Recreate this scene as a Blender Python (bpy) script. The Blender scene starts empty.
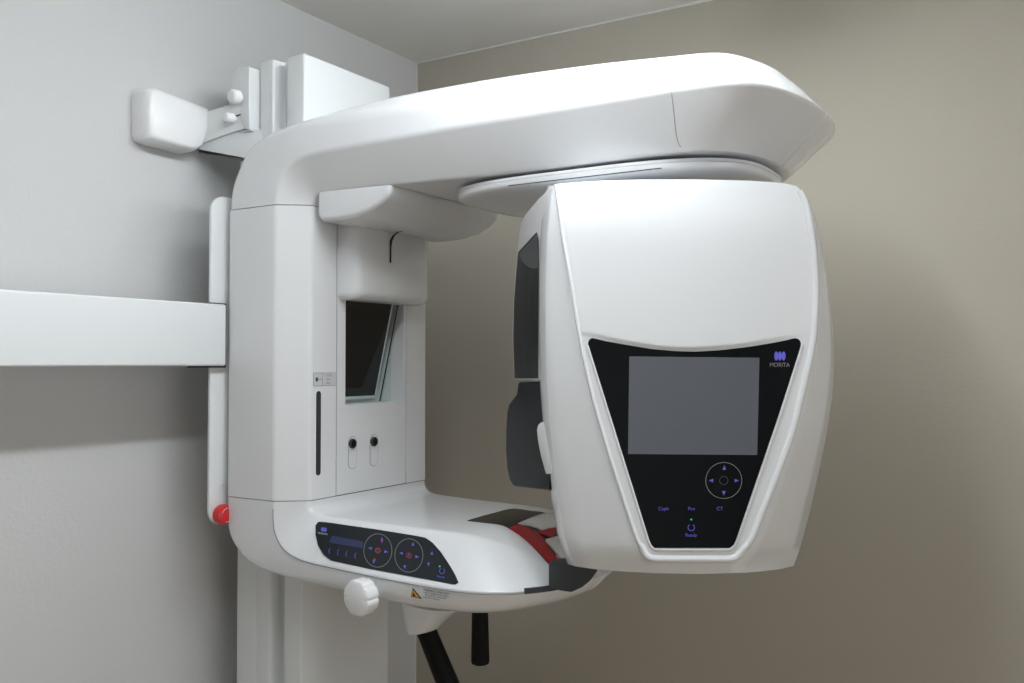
import bpy, bmesh, math
from mathutils import Vector, Matrix
from mathutils.bvhtree import BVHTree

# ------------------------------------------------------------------ camera
THETA, PITCH, FPX = math.radians(31.6), math.radians(1.3), 914.0
V0 = Vector((-math.sin(THETA), math.cos(THETA), 0)); RT = Vector((math.cos(THETA), math.sin(THETA), 0)); Z0 = Vector((0, 0, 1))
VD = V0*math.cos(PITCH) + Z0*math.sin(PITCH); UPV = -V0*math.sin(PITCH) + Z0*math.cos(PITCH)
CAM = Vector((1.827, -2.373, 1.42))
S = bpy.context.scene
COL = S.collection
cd = bpy.data.cameras.new('camera'); cam = bpy.data.objects.new('camera', cd); COL.objects.link(cam)
cd.sensor_width = 36.0; cd.lens = 36.0*FPX/1024.0; cd.clip_start = 0.02
cam.matrix_world = Matrix(((RT.x, UPV.x, -VD.x, CAM.x), (RT.y, UPV.y, -VD.y, CAM.y), (RT.z, UPV.z, -VD.z, CAM.z), (0, 0, 0, 1)))
S.camera = cam
# ------------------------------------------------------------------ light and exposure
S.view_settings.view_transform = 'Standard'; S.view_settings.look = 'None'
S.view_settings.gamma = 1.0; S.view_settings.use_curve_mapping = False
S.view_settings.exposure = 0.07
w = bpy.data.worlds.new('world'); S.world = w; w.use_nodes = True
w.node_tree.nodes['Background'].inputs[0].default_value = (0.75, 0.82, 0.9, 1)
w.node_tree.nodes['Background'].inputs[1].default_value = 0.1
def area(name, loc, target, sx, sy, power, col=(1, 1, 1)):
    l = bpy.data.lights.new(name, 'AREA'); l.shape = 'RECTANGLE'; l.size = sx; l.size_y = sy; l.energy = power; l.color = col
    o = bpy.data.objects.new(name, l); COL.objects.link(o); o.location = loc
    o.rotation_euler = (Vector(target)-Vector(loc)).to_track_quat('-Z', 'Y').to_euler(); return o
LX_, LY_, HC, FZ = 1.36, -1.58, 2.186, -0.23   # lamp line, ceiling and floor heights (camera at 1.42 above the datum, 1.65 above the floor)
TUBE_POWER = 29.0          # radiance of the fluorescent tube itself; the reflector above it throws the strip light down
area('tube_lamp_light', (LX_, LY_+.05, HC-0.08), (LX_, LY_+.05, 0), 0.06, 1.2, 7.0, (0.90, 0.96, 1.0))
FILL_POWER = 1.5        # radiance of the glowing pane added on the right wall as fill, unseen
WX, WY = 0.402, -0.522     # left wall plane and back wall plane

# ------------------------------------------------------------------ measuring helpers (sight lines onto real planes)
def ray(px, py): return VD + RT*((px-512)/FPX) + UPV*((341.5-py)/FPX)
def onX(px, py, x): d = ray(px, py); return CAM + d*((x-CAM.x)/d.x)
def onY(px, py, y): d = ray(px, py); return CAM + d*((y-CAM.y)/d.y)
def onZ(px, py, z): d = ray(px, py); return CAM + d*((z-CAM.z)/d.z)
def onP(px, py, p, n): d = ray(px, py); return CAM + d*((Vector(p)-CAM).dot(n)/d.dot(n))
YC = -1.065
def surf(o):
    """returns f(px, py, off): the point where a sight line meets the real surface of o, lifted by off along its normal"""
    t = BVHTree.FromPolygons([v.co+ORG[o.name] for v in o.data.vertices], [tuple(p.vertices) for p in o.data.polygons])
    def f(px, py, off=0.0):
        d = ray(px, py).normalized(); h, n, i, dist = t.ray_cast(CAM, d)
        if h is None: raise ValueError((o.name, px, py))
        if n.dot(d) > 0: n = -n
        return h+n*off
    return f

# ------------------------------------------------------------------ materials
def mat(name, col, rough=0.5, metal=0.0, coat=0.0, spec=0.5, bump=None, trans=0.0, emit=None, vary=0.0):
    m = bpy.data.materials.new(name); m.use_nodes = True; nt = m.node_tree; b = nt.nodes['Principled BSDF']
    b.inputs['Base Color'].default_value = (*col, 1); b.inputs['Roughness'].default_value = rough
    b.inputs['Metallic'].default_value = metal; b.inputs['Coat Weight'].default_value = coat; b.inputs['Coat Roughness'].default_value = 0.08
    b.inputs['Specular IOR Level'].default_value = spec; b.inputs['Transmission Weight'].default_value = trans
    if emit: b.inputs['Emission Color'].default_value = (*emit[:3], 1); b.inputs['Emission Strength'].default_value = emit[3]
    tc = nt.nodes.new('ShaderNodeTexCoord')
    if bump:
        n = nt.nodes.new('ShaderNodeTexNoise'); n.inputs['Scale'].default_value = bump[0]; n.inputs['Detail'].default_value = 3
        bp = nt.nodes.new('ShaderNodeBump'); bp.inputs['Strength'].default_value = bump[1]; bp.inputs['Distance'].default_value = bump[2]
        nt.links.new(tc.outputs['Object'], n.inputs['Vector']); nt.links.new(n.outputs['Fac'], bp.inputs['Height']); nt.links.new(bp.outputs['Normal'], b.inputs['Normal'])
    if vary:
        n = nt.nodes.new('ShaderNodeTexNoise'); n.inputs['Scale'].default_value = 6; n.inputs['Detail'].default_value = 2
        r = nt.nodes.new('ShaderNodeMapRange'); r.inputs['To Min'].default_value = rough-vary; r.inputs['To Max'].default_value = rough+vary
        nt.links.new(tc.outputs['Object'], n.inputs['Vector']); nt.links.new(n.outputs['Fac'], r.inputs['Value']); nt.links.new(r.outputs['Result'], b.inputs['Roughness'])
    return m
M = dict(
    wall=mat('grey_white_wallpaper', (0.61, 0.61, 0.61), 0.85, bump=(140, 0.5, 0.0012), spec=0.2),
    beige=mat('beige_wallpaper', (0.455, 0.42, 0.355), 0.85, bump=(140, 0.4, 0.001), spec=0.2),
    ceil=mat('ceiling_paper', (0.84, 0.83, 0.80), 0.9, bump=(90, 0.3, 0.001), spec=0.1),
    floor=mat('vinyl_floor', (0.66, 0.51, 0.34), 0.4, vary=0.05),
    trimw=mat('white_sealant', (0.72, 0.72, 0.70), 0.6),
    gloss=mat('gloss_white_plastic', (0.78, 0.79, 0.81), 0.26, coat=0.5, bump=(900, 0.02, 0.0002)),
    satin=mat('satin_white_plastic', (0.78, 0.785, 0.80), 0.4, bump=(900, 0.02, 0.0002)),
    metal=mat('white_powder_coat', (0.74, 0.76, 0.77), 0.33, coat=0.2, bump=(900, 0.02, 0.0002)),
    white=mat('bright_white_plastic', (0.85, 0.85, 0.86), 0.3, vary=0.02),
    seam=mat('dark_seam', (0.03, 0.03, 0.035), 0.7, vary=0.02),
    black=mat('black_gloss_panel', (0.0045, 0.0055, 0.007), 0.12, spec=0.3, vary=0.02),
    rubber=mat('black_rubber_grip', (0.003, 0.003, 0.0035), 0.65, spec=0.2, bump=(300, 0.2, 0.0004)),
    slate=mat('slate_dark_plastic', (0.012, 0.0155, 0.019), 0.38, spec=0.3, vary=0.03),
    charcoal=mat('charcoal_plastic', (0.0055, 0.0075, 0.0095), 0.4, spec=0.25, vary=0.03),
    bumper=mat('bumper_rubber', (0.030, 0.036, 0.043), 0.45, vary=0.03),
    dimring=mat('dim_grey_print', (0.07, 0.07, 0.075), 0.5, vary=0.02),
    screen=mat('grey_display_glass', (0.115, 0.125, 0.145), 0.22, coat=0.6, vary=0.03),
    lcd=mat('dark_blue_display', (0.02, 0.028, 0.085), 0.3, emit=(0.03, 0.05, 0.25, 0.04), vary=0.02),
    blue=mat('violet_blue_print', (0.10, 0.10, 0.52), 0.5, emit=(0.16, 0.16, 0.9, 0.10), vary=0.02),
    redled=mat('red_indicator', (0.6, 0.03, 0.05), 0.5, emit=(0.9, 0.05, 0.08, 0.05), vary=0.02),
    green=mat('green_indicator', (0.02, 0.5, 0.1), 0.5, emit=(0.05, 0.9, 0.2, 0.3), vary=0.02),
    ring=mat('pale_grey_print', (0.24, 0.24, 0.24), 0.5, vary=0.02),
    ink=mat('black_print', (0.04, 0.04, 0.045), 0.7, vary=0.02),
    lgrey=mat('grey_print', (0.25, 0.26, 0.27), 0.7, vary=0.02),
    paper=mat('label_paper', (0.62, 0.63, 0.64), 0.6, vary=0.02),
    yellow=mat('warning_yellow', (0.78, 0.42, 0.03), 0.5, vary=0.02),
    red=mat('red_button_plastic', (0.62, 0.012, 0.02), 0.3, coat=0.3, vary=0.02),
    redglass=mat('deep_red_acrylic', (0.42, 0.004, 0.014), 0.12, spec=0.25, vary=0.01),
    smoke=mat('smoked_dark_acrylic', (0.004, 0.002, 0.002), 0.05, spec=0.35, vary=0.01),
    mirror=mat('dark_mirror_glass', (0.006, 0.007, 0.0075), 0.04, spec=0.5, vary=0.01),
    frost=mat('pale_green_glass_edge', (0.68, 0.76, 0.74), 0.25, vary=0.02),
    steel=mat('brushed_steel', (0.5, 0.5, 0.5), 0.35, metal=1.0, vary=0.05),
    tubeglow=mat('lit_tube', (0.9, 0.9, 0.9), 0.6, emit=(0.895, 0.96, 1.0, TUBE_POWER)),
    fillglow=mat('fill_glow', (0.8, 0.8, 0.8), 0.8, emit=(0.96, 0.985, 1.0, FILL_POWER)),  # glow of the added fill pane
    lamp=mat('ceiling_lamp_diffuser', (0.9, 0.9, 0.9), 0.6, vary=0.02),
)

# ------------------------------------------------------------------ object helpers
ORG = {}
def thing(name, label, cat, loc, group=None):
    o = bpy.data.objects.new(name, None); COL.objects.link(o); o.location = loc; o.empty_display_size = 0.1
    o['label'] = label; o['category'] = cat
    if group: o['group'] = group
    ORG[o.name] = Vector(loc); return o
def mk(name, vs, fs, m, parent=None, smooth=35, label=None, bevel=0, seg=3, recalc=True):
    org = ORG[parent.name] if parent else Vector((0, 0, 0))
    bm = bmesh.new()
    bv = [bm.verts.new(Vector(v)-org) for v in vs]
    for f in fs:
        try: bm.faces.new([bv[i] for i in f])
        except ValueError: pass
    bmesh.ops.remove_doubles(bm, verts=bm.verts, dist=1e-6)
    if recalc: bmesh.ops.recalc_face_normals(bm, faces=bm.faces)
    if bevel:
        es = [e for e in bm.edges if len(e.link_faces) == 2 and e.calc_face_angle(0) > math.radians(28)]
        bmesh.ops.bevel(bm, geom=es, offset=bevel, segments=seg, profile=0.5, affect='EDGES', clamp_overlap=True)
    me = bpy.data.meshes.new(name); bm.to_mesh(me); bm.free()
    for p in me.polygons: p.use_smooth = True
    me.set_sharp_from_angle(angle=math.radians(smooth))
    me.materials.append(M[m] if isinstance(m, str) else m)
    o = bpy.data.objects.new(name, me); COL.objects.link(o)
    if parent: o.parent = parent
    ORG[o.name] = org
    if label: o['label'] = label
    return o
def struct(o): o['kind'] = 'structure'; return o
def boxg(x0, x1, y0, y1, z0, z1):
    v = [(x, y, z) for x in (x0, x1) for y in (y0, y1) for z in (z0, z1)]
    f = [(0, 1, 3, 2), (4, 6, 7, 5), (0, 4, 5, 1), (2, 3, 7, 6), (0, 2, 6, 4), (1, 5, 7, 3)]
    return v, f
def box(name, x0, x1, y0, y1, z0, z1, m, parent=None, bevel=0.003, seg=3, label=None):
    v, f = boxg(x0, x1, y0, y1, z0, z1); return mk(name, v, f, m, parent, bevel=bevel, seg=seg, label=label)
def boxes(name, bl, m, parent, bevel=0):
    V, F = [], []
    for b in bl:
        v, f = boxg(*b); n = len(V); V += v; F += [tuple(i+n for i in q) for q in f]
    return mk(name, V, F, m, parent, bevel=bevel, smooth=30)
def prism(name, A, B, m, parent=None, bevel=0.002, seg=3, label=None, smooth=35):
    n = len(A); v = list(A)+list(B)
    f = [tuple(range(n)), tuple(range(2*n-1, n-1, -1))] + [(i, (i+1) % n, n+(i+1) % n, n+i) for i in range(n)]
    return mk(name, v, f, m, parent, bevel=bevel, seg=seg, label=label, smooth=smooth)
def ext(name, pts, vec, m, parent=None, **k):
    vec = Vector(vec); return prism(name, [Vector(p) for p in pts], [Vector(p)+vec for p in pts], m, parent, **k)
def rrect(u0, u1, v0, v1, r, n=6):
    out = []
    for cx, cy, a in ((u1-r, v1-r, 0), (u0+r, v1-r, 90), (u0+r, v0+r, 180), (u1-r, v0+r, 270)):
        for i in range(n+1):
            t = math.radians(a+90*i/n); out.append((cx+r*math.cos(t), cy+r*math.sin(t)))
    return out
def loft(name, rings, m, parent=None, closed=True, cap=True, smooth=35, label=None, bevel=0):
    n = len(rings[0]); v = [p for r in rings for p in r]; f = []
    for k in range(len(rings)-1):
        for i in range(n if closed else n-1):
            j = (i+1) % n; f.append((k*n+i, k*n+j, (k+1)*n+j, (k+1)*n+i))
    if cap:
        f.append(tuple(range(n))); f.append(tuple(range((len(rings)-1)*n, len(rings)*n)))
    return mk(name, v, f, m, parent, smooth=smooth, label=label, bevel=bevel)
def frame(d):
    d = Vector(d).normalized(); a = Vector((0, 0, 1)) if abs(d.z) < 0.9 else Vector((1, 0, 0))
    u = d.cross(a).normalized(); return d, u, d.cross(u).normalized()
def lathe(name, base, axis, prof, m, parent=None, n=32, lobes=0, depth=0, smooth=35, label=None):
    d, u, w_ = frame(axis); rings = []
    for (h, r) in prof:
        ring = []
        for i in range(n):
            t = 2*math.pi*i/n; rr = r*(1-depth*max(0, math.cos(lobes*t))**3) if lobes and r > 0.6*max(p[1] for p in prof) else r
            ring.append(Vector(base)+d*h+u*rr*math.cos(t)+w_*rr*math.sin(t))
        rings.append(ring)
    return loft(name, rings, m, parent, smooth=smooth, label=label)
def tube(name, path, r, m, parent=None, n=12, label=None):
    rings = []; path = [Vector(p) for p in path]
    for i, p in enumerate(path):
        d = (path[min(i+1, len(path)-1)]-path[max(i-1, 0)]); d, u, w_ = frame(d)
        rings.append([p+u*r*math.cos(2*math.pi*k/n)+w_*r*math.sin(2*math.pi*k/n) for k in range(n)])
    return loft(name, rings, m, parent, label=label)
def cat(P, n):
    """Catmull-Rom through a list of tuples, n steps per span."""
    out = []; L = len(P)
    for i in range(L-1):
        p0, p1, p2, p3 = P[max(i-1, 0)], P[i], P[i+1], P[min(i+2, L-1)]
        for k in range(n):
            t = k/n
            out.append(tuple(0.5*((2*b)+(-a+c)*t+(2*a-5*b+4*c-d)*t*t+(-a+3*b-3*c+d)*t**3) for a, b, c, d in zip(p0, p1, p2, p3)))
    out.append(tuple(P[-1])); return out
def interp(T, x):
    if x <= T[0][0]: return T[0][1]
    for (a, b), (c, d) in zip(T, T[1:]):
        if x <= c: return b+(d-b)*(x-a)/(c-a)
    return T[-1][1]
def roundpoly(P, R, n=4):
    """round interior corners of an open polyline of Vectors by radii R (0 keeps)."""
    out = [P[0]]
    for i in range(1, len(P)-1):
        a, b, c = P[i-1], P[i], P[i+1]; la, lc = (a-b).length, (c-b).length
        r = min(R[i], la*0.48, lc*0.48)
        p = b+(a-b)*(r/la if la > 1e-9 else 0); q = b+(c-b)*(r/lc if lc > 1e-9 else 0)
        for k in range(n+1):
            t = k/n; out.append(p*(1-t)**2+b*2*t*(1-t)+q*t*t)
    out.append(P[-1]); return out

# text and marks: 2-D shapes mapped through a function (u,v)->world
def textmesh(s, size):
    c = bpy.data.curves.new('t', 'FONT'); c.body = s; c.size = size; c.align_x = 'CENTER'; c.align_y = 'CENTER'; c.resolution_u = 3
    o = bpy.data.objects.new('t', c); COL.objects.link(o)
    dg = bpy.context.evaluated_depsgraph_get(); dg.update()
    me = bpy.data.meshes.new_from_object(o.evaluated_get(dg))
    v = [(p.co.x, p.co.y) for p in me.vertices]; f = [tuple(p.vertices) for p in me.polygons]
    bpy.data.objects.remove(o); bpy.data.curves.remove(c); bpy.data.meshes.remove(me); return v, f
def text(name, s, size, fn, cx, cy, m, parent, sx=1.0, label=None):
    v, f = textmesh(s, size)
    return mk(name, [fn(cx+x*sx, cy-y) for x, y in v], f, m, parent, label=label, recalc=False)
def flat(name, polys, fn, m, parent, label=None):
    V, F = [], []
    for P in polys:
        n = len(V); V += [fn(x, y) for x, y in P]; F.append(tuple(range(n, n+len(P))))
    return mk(name, V, F, m, parent, label=label, recalc=False)
def ringpts(cx, cy, r, wd, fn_sx=1.0, a0=0, a1=360, n=40):
    q = []
    for i in range(n):
        t0, t1 = [math.radians(a0+(a1-a0)*k/n) for k in (i, i+1)]
        q.append([(cx+fn_sx*rr*math.cos(t), cy+rr*math.sin(t)) for rr, t in ((r, t0), (r, t1), (r-wd, t1), (r-wd, t0))])
    return q
def tri(cx, cy, s, d):
    b = {'u': [(0, -1), (.75, .9), (-.75, .9)], 'd': [(0, 1), (-.75, -.9), (.75, -.9)], 'l': [(-1, 0), (.9, -.75), (.9, .75)], 'r': [(1, 0), (-.9, .75), (-.9, -.75)]}[d]
    return [(cx+x*s, cy+y*s) for x, y in b]
def ell(cx, cy, a, b, n=20): return [(cx+a*math.cos(2*math.pi*i/n), cy+b*math.sin(2*math.pi*i/n)) for i in range(n)]

# ------------------------------------------------------------------ the room
RX, RY = 3.7, -4.2
struct(box('wall_left', WX-0.12, WX, RY-0.12, WY+0.12, FZ, HC, 'wall', bevel=0))
struct(box('wall_back', WX, RX, WY, WY+0.12, FZ, HC, 'beige', bevel=0))
struct(box('wall_right', RX, RX+0.12, RY-0.12, WY+0.12, FZ, HC, 'wall', bevel=0))
pane_ = struct(box('fill_pane', RX-0.02, RX-0.004, -2.95, -1.05, 0.45, 1.95, 'fillglow', bevel=0))  # unseen emissive pane, added to brighten the scene from the right
struct(boxes('fill_pane_trim', [(RX-.03, RX-.001, -3.0, -2.95, .40, 2.0), (RX-.03, RX-.001, -1.05, -1.0, .40, 2.0), (RX-.03, RX-.001, -2.95, -1.05, .40, .45), (RX-.03, RX-.001, -2.95, -1.05, 1.95, 2.0)], 'trimw', None))  # frame made up to go round the added pane
struct(box('wall_front', WX, RX, RY-0.12, RY, FZ, HC, 'wall', bevel=0))
struct(box('floor', WX-0.12, RX+0.12, RY-0.12, WY+0.12, FZ-0.1, FZ, 'floor', bevel=0))
struct(box('ceiling', WX-0.12, RX+0.12, RY-0.12, WY+0.12, HC, HC+0.1, 'ceil', bevel=0))
struct(box('trim_1', WX+0.002, RX, WY-0.004, WY, HC-0.003, HC, 'trimw', bevel=0))
struct(box('trim_2', WX, WX+0.003, WY-0.003, WY, FZ+0.06, HC, 'trimw', bevel=0))
struct(box('baseboard_left', WX, WX+0.010, RY, WY, FZ, FZ+0.06, 'trimw', bevel=0.001))
struct(box('baseboard_back', WX+0.010, RX, WY-0.010, WY, FZ, FZ+0.06, 'trimw', bevel=0.001))

# ------------------------------------------------------------------ the x-ray machine
X = thing('dental_x_ray_machine', 'large white dental panoramic x-ray machine with overhead arm and screen head beside the wall', 'x-ray machine', (0.6, YC, FZ))

# column: front box, slim recessed web, rear rail, floor plate
col_ = box('column', 0.612, 0.656, -1.181, -0.939, FZ+0.012, 1.976, 'metal', X, bevel=0.004)
ORG[col_.name] = ORG[X.name]
prof = roundpoly([Vector(p) for p in ((0.543, -0.95, 0), (0.543, -1.181, 0), (0.578, -1.181, 0), (0.582, -1.156, 0), (0.603, -1.152, 0), (0.613, -1.166, 0), (0.613, -0.95, 0))], [0, .004, .005, .008, .008, .003, 0])
ext('rail', [(p.x, p.y, FZ+0.012) for p in prof], (0, 0, 1.965-FZ), 'metal', col_, bevel=0)
box('rear_post', 0.490, 0.545, -1.181, -0.95, FZ+0.012, 1.80, 'metal', col_, bevel=0.004)
box('floor_plate', 0.44, 1.0, -1.36, -0.77, FZ, FZ+0.012, 'metal', X, bevel=0.003)

# carriage plate behind the tower, with the emergency stop
pl = rrect(-1.291, -0.839, 1.134, 1.714, 0.028)
plate = ext('carriage_plate', [(0.537, y, z) for y, z in pl], (0.007, 0, 0), 'metal', X, bevel=0.002)
bc = onX(219.5, 514, 0.545)
stop = lathe('emergency_stop_button', bc-Vector((0.0015, 0, 0)), (1, 0, 0), [(0, .014), (0.005, .014), (0.006, .0175), (0.013, .0182), (0.018, .0168), (0.0205, .012), (0.021, 0.0005)], 'red', plate, label='red mushroom emergency stop button')
fnb = lambda u, v: bc + Vector((0.0285, u, -v))
flat('arrow_print', ringpts(0, 0, .0125, .0012, 1, 200, 290, 10)+ringpts(0, 0, .0125, .0012, 1, 20, 110, 10), lambda u, v: bc+Vector((0.0205, u, -v)), 'paper', stop, label='pale turn arrows printed on the red button')
lc = onX(223.5, 489, 0.545)
flat('stop_mark', ringpts(0, 0, .008, .0008, 1)+[[(-.003, -.006), (.003, -.006), (.003, -.005), (-.003, -.005)], [(-.0006, -.005), (.0006, -.005), (.0006, .006), (-.0006, .006)]], lambda u, v: Vector((0.5440, lc.y+u, lc.z-v)), 'lgrey', plate, label='grey round symbol above the red button')

# tower housing, one shell with a chamfer on both front edges
ZT, ZB = 1.688, 1.185
def half(Yc0): return None
tp = [(0.558, -1.265), (0.672, -1.265), (0.72, -1.227), (0.72, -1.164)]
def towring(z):
    a = roundpoly([Vector((x, y, z)) for x, y in [(0.558, YC)]+tp], [0, .006, .006, .006, 0], 4)[1:]
    b = [Vector((p.x, 2*YC-p.y, p.z)) for p in reversed(a)]
    return b+a
g = 0.0006
tower = loft('tower_housing', [towring(ZB+g), towring(ZT-g)], 'satin', X, cap=False, closed=False)
# caps and dark joints at the seams
def seamring(z0, z1, name, parent):
    P = [(0.561, -1.261), (0.671, -1.262), (0.7175, -1.225)]
    P = P+[(x, 2*YC-y) for x, y in reversed(P)]
    ext(name, [(x, y, z0) for x, y in P], (0, 0, z1-z0), 'seam', parent, bevel=0)
seamring(ZT-0.006, ZT+0.004, 'upper_joint', tower); seamring(ZB-0.004, ZB+0.006, 'lower_joint', tower)
# front panel with the mirror window cut out
y0, y1 = -1.1625, -0.9677; m0, m1, n0, n1 = -1.141, -0.9755, 1.344, 1.545
bars = [(0.690, 0.7205, y0, m0, ZB+.001, ZT-.001), (0.690, 0.7205, m1, y1, ZB+.001, ZT-.001), (0.690, 0.7205, m0, m1, ZB+.001, n0), (0.690, 0.7205, m0, m1, n1, ZT-.001)]
panel = boxes('front_panel', bars, 'satin', X)
box('panel_gap', 0.700, 0.7185, -1.1642, -0.9606, ZB+.001, ZT-.001, 'seam', panel, bevel=0) if False else None
boxes('panel_joint', [(0.70, 0.7192, -1.1643, -1.1625, ZB, ZT), (0.70, 0.7192, -0.9678, -0.9658, ZB, ZT)], 'seam', panel)
# recess behind the window
boxes('recess_lining', [(0.635, 0.690, m0-.004, m0, n0-.004, n1+.004), (0.635, 0.690, m1, m1+.004, n0-.004, n1+.004), (0.635, 0.690, m0, m1, n0-.004, n0), (0.635, 0.690, m0, m1, n1, n1+.004), (0.631, 0.635, m0-.004, m1+.004, n0-.004, n1+.004)], 'frost', panel)
a0 = Vector((0.712, m0+.001, n1)); a1 = Vector((0.712, -0.992, n1)); b0 = Vector((0.665, m0+.001, n0+.006)); b1 = Vector((0.665, -0.992, n0+.006))
nrm = (a1-a0).cross(b0-a0).normalized(); nrm = nrm if nrm.x > 0 else -nrm
fr = prism('mirror_frame', [a0, a1, b1, b0], [p-nrm*0.006 for p in (a0, a1, b1, b0)], 'frost', panel, bevel=0.0008)
gl = [a0+Vector((0, .002, 0)), a1+Vector((0, -.006, 0)), b1+Vector((.0015, -.006, .006)), b0+Vector((.0015, .002, .006))]
prism('mirror', [p+nrm*0.0008 for p in gl], [p-nrm*0.001 for p in gl], 'mirror', fr, bevel=0, label='dark tilted mirror glass')
e0, e1 = Vector((0.7165, -0.984, n1)), Vector((0.669, -0.984, n0))
tube('mirror_edge_seal', [e0, e1], 0.0012, 'slate', fr, n=6)
# laser ports
for (px, py) in ((352, 444), (373.5, 442)):
    c = onX(px, py, 0.7205)
    s = c+Vector((0, 0.001, -0.017))
    rim = rrect(s.y-.0112, s.y+.0112, s.z-.028, s.z+.031, .0112)
    rin = rrect(s.y-.0104, s.y+.0104, s.z-.0272, s.z+.0302, .0104)
    o = ext('laser_port', [(0.7205, y, z) for y, z in rim], (0.0006, 0, 0), 'lgrey', panel, bevel=0, label='oval laser window with a black lens')
    ext('slider', [(0.7208, y, z) for y, z in rin], (0.0006, 0, 0), 'satin', o, bevel=0)
    lathe('lens', (0.7210, c.y-.001, c.z+.001), (1, 0, 0), [(0, .0088), (.0035, .0088), (.0045, .008), (.0046, .0066)], 'seam', o, n=24)
    lathe('lens_glass', (0.7210, c.y-.001, c.z+.001), (1, 0, 0), [(0, .0066), (.0048, .0066), (.0052, .005), (.0053, .0003)], 'black', o, n=24)
# vertical slot and its label on the tower
sc = onX(318.3, 433, 0.7205); st = onX(318.5, 391, .7205).z; sb = onX(318, 475.5, .7205).z
rim = rrect(sc.y-.0072, sc.y+.0072, sb-.001, st+.001, .0071)
so = ext('slot_rim', [(0.7190, y, z) for y, z in rim], (0.0016, 0, 0), 'white', tower, bevel=.0003)
ext('slot', [(0.7200, y, z) for y, z in rrect(sc.y-.0058, sc.y+.0058, sb, st, .0057)], (0.0010, 0, 0), 'seam', so, bevel=0, label='long dark vertical slot')
la, lb = onX(313, 374.8, .7203), onX(334.5, 389.5, .7203)
lz0, lz1 = lb.z, la.z; ly0, ly1 = -1.2215, -1.1665
lab = box('instruction_label', 0.7190, 0.7206, ly0, ly1, 1.379, 1.402, 'lgrey', tower, bevel=0, label='small grey-edged instruction sticker')
box('sticker_face', 0.7200, 0.7208, ly0+.0008, ly1-.0008, 1.3798, 1.4012, 'paper', lab, bevel=0)
LX = lambda u, v: Vector((0.7211, u, v))
pol = [[(y, z) for y, z in ((-1.200, 1.3798), (-1.1994, 1.3798), (-1.1994, 1.4012), (-1.200, 1.4012))], ell(-1.2135, 1.3905, .0030, .0040), [(-1.211, 1.3902), (-1.201, 1.3902), (-1.201, 1.3909), (-1.211, 1.3909)]]
flat('sticker_marks', pol, LX, 'ink', lab)
for i, (s_, zz) in enumerate((('J-MODES', 1.3970), ('SKULL', 1.3905), ('CHILD', 1.3840))):
    v, f = textmesh('/-7EEEEI' if i == 0 else 'dEEn- ', .0052)
    mk('lettering', [LX(-1.184+x*1.0, zz+y) for x, y in v], f, 'lgrey', lab, recalc=False)

# ---- overhead arm: stations of (inner edge X,Y,Z), (crease), (side upper edge), (shoulder), centre heights
def cframe(name, ST, m, parent, cz_in, cz_out, R, steps=4):
    """ST: list of stations, each 4 points (inner, crease, upper, shoulder); returns loft mirrored about YC."""
    flatST = [sum([list(p) for p in s], []) for s in ST]
    fine = cat(flatST, steps); rings = []
    for k, q in enumerate(fine):
        P = [Vector(q[i:i+3]) for i in range(0, 12, 3)]
        t = k/steps
        ci = Vector((P[0].x, YC, P[0].z))+Vector(interp2(cz_in, t)); co = Vector((P[3].x, YC, P[3].z))+Vector(interp2(cz_out, t))
        for p in P: p.y = min(p.y, YC-1e-4)
        H = roundpoly([ci]+P+[co], [0]+R+[0], 5)
        rings.append(H+[Vector((p.x, 2*YC-p.y, p.z)) for p in reversed(H[1:-1])])
    return loft(name, rings, m, parent, cap=True, smooth=40)
def interp2(T, t):
    if t <= T[0][0]: return T[0][1]
    for (a, b), (c, d) in zip(T, T[1:]):
        if t <= c: return tuple(p+(q-p)*(t-a)/(c-a) for p, q in zip(b, d))
    return T[-1][1]
I_, K_, U_ = -1.227, -1.265, -1.265
ARM = [
    ((.720, I_, ZT+g), (.6735, K_, ZT+g), (.563, U_, ZT+g), (.558, -1.255, ZT+g)),
    ((.7205, I_, 1.690), (.677, K_, 1.712), (.566, U_, 1.720), (.560, -1.255, 1.722)),
    ((.723, I_, 1.694), (.687, K_, 1.735), (.580, U_, 1.752), (.573, -1.255, 1.755)),
    ((.729, I_, 1.702), (.706, K_, 1.752), (.608, U_, 1.789), (.603, -1.252, 1.794)),
    ((.742, I_, 1.707), (.735, K_, 1.762), (.660, -1.264, 1.810), (.657, -1.248, 1.819)),
    ((.790, I_, 1.7075), (.790, K_, 1.766), (.740, -1.262, 1.820), (.740, -1.240, 1.834)),
    ((.880, I_, 1.706), (.880, K_, 1.768), (.870, -1.258, 1.820), (.870, -1.225, 1.849)),
    ((1.05, I_, 1.701), (1.05, K_, 1.770), (1.05, -1.252, 1.818), (1.05, -1.205, 1.856)),
    ((1.20, -1.226, 1.700), (1.22, K_, 1.771), (1.22, -1.250, 1.815), (1.22, -1.190, 1.854)),
    ((1.32, -1.225, 1.700), (1.38, K_, 1.771), (1.37, -1.250, 1.808), (1.35, -1.185, 1.846)),
    ((1.395, -1.222, 1.700), (1.448, -1.263, 1.770), (1.433, -1.246, 1.805), (1.41, -1.180, 1.842)),
    ((1.430, -1.205, 1.700), (1.490, -1.250, 1.768), (1.468, -1.230, 1.802), (1.44, -1.165, 1.838)),
    ((1.458, -1.160, 1.700), (1.519, -1.198, 1.766), (1.494, -1.183, 1.798), (1.462, -1.130, 1.834)),
    ((1.472, -1.110, 1.700), (1.537, -1.125, 1.764), (1.511, -1.118, 1.795), (1.474, -1.100, 1.831)),
    ((1.475, -1.067, 1.700), (1.539, -1.067, 1.763), (1.513, -1.067, 1.794), (1.476, -1.067, 1.830)),
]
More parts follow.
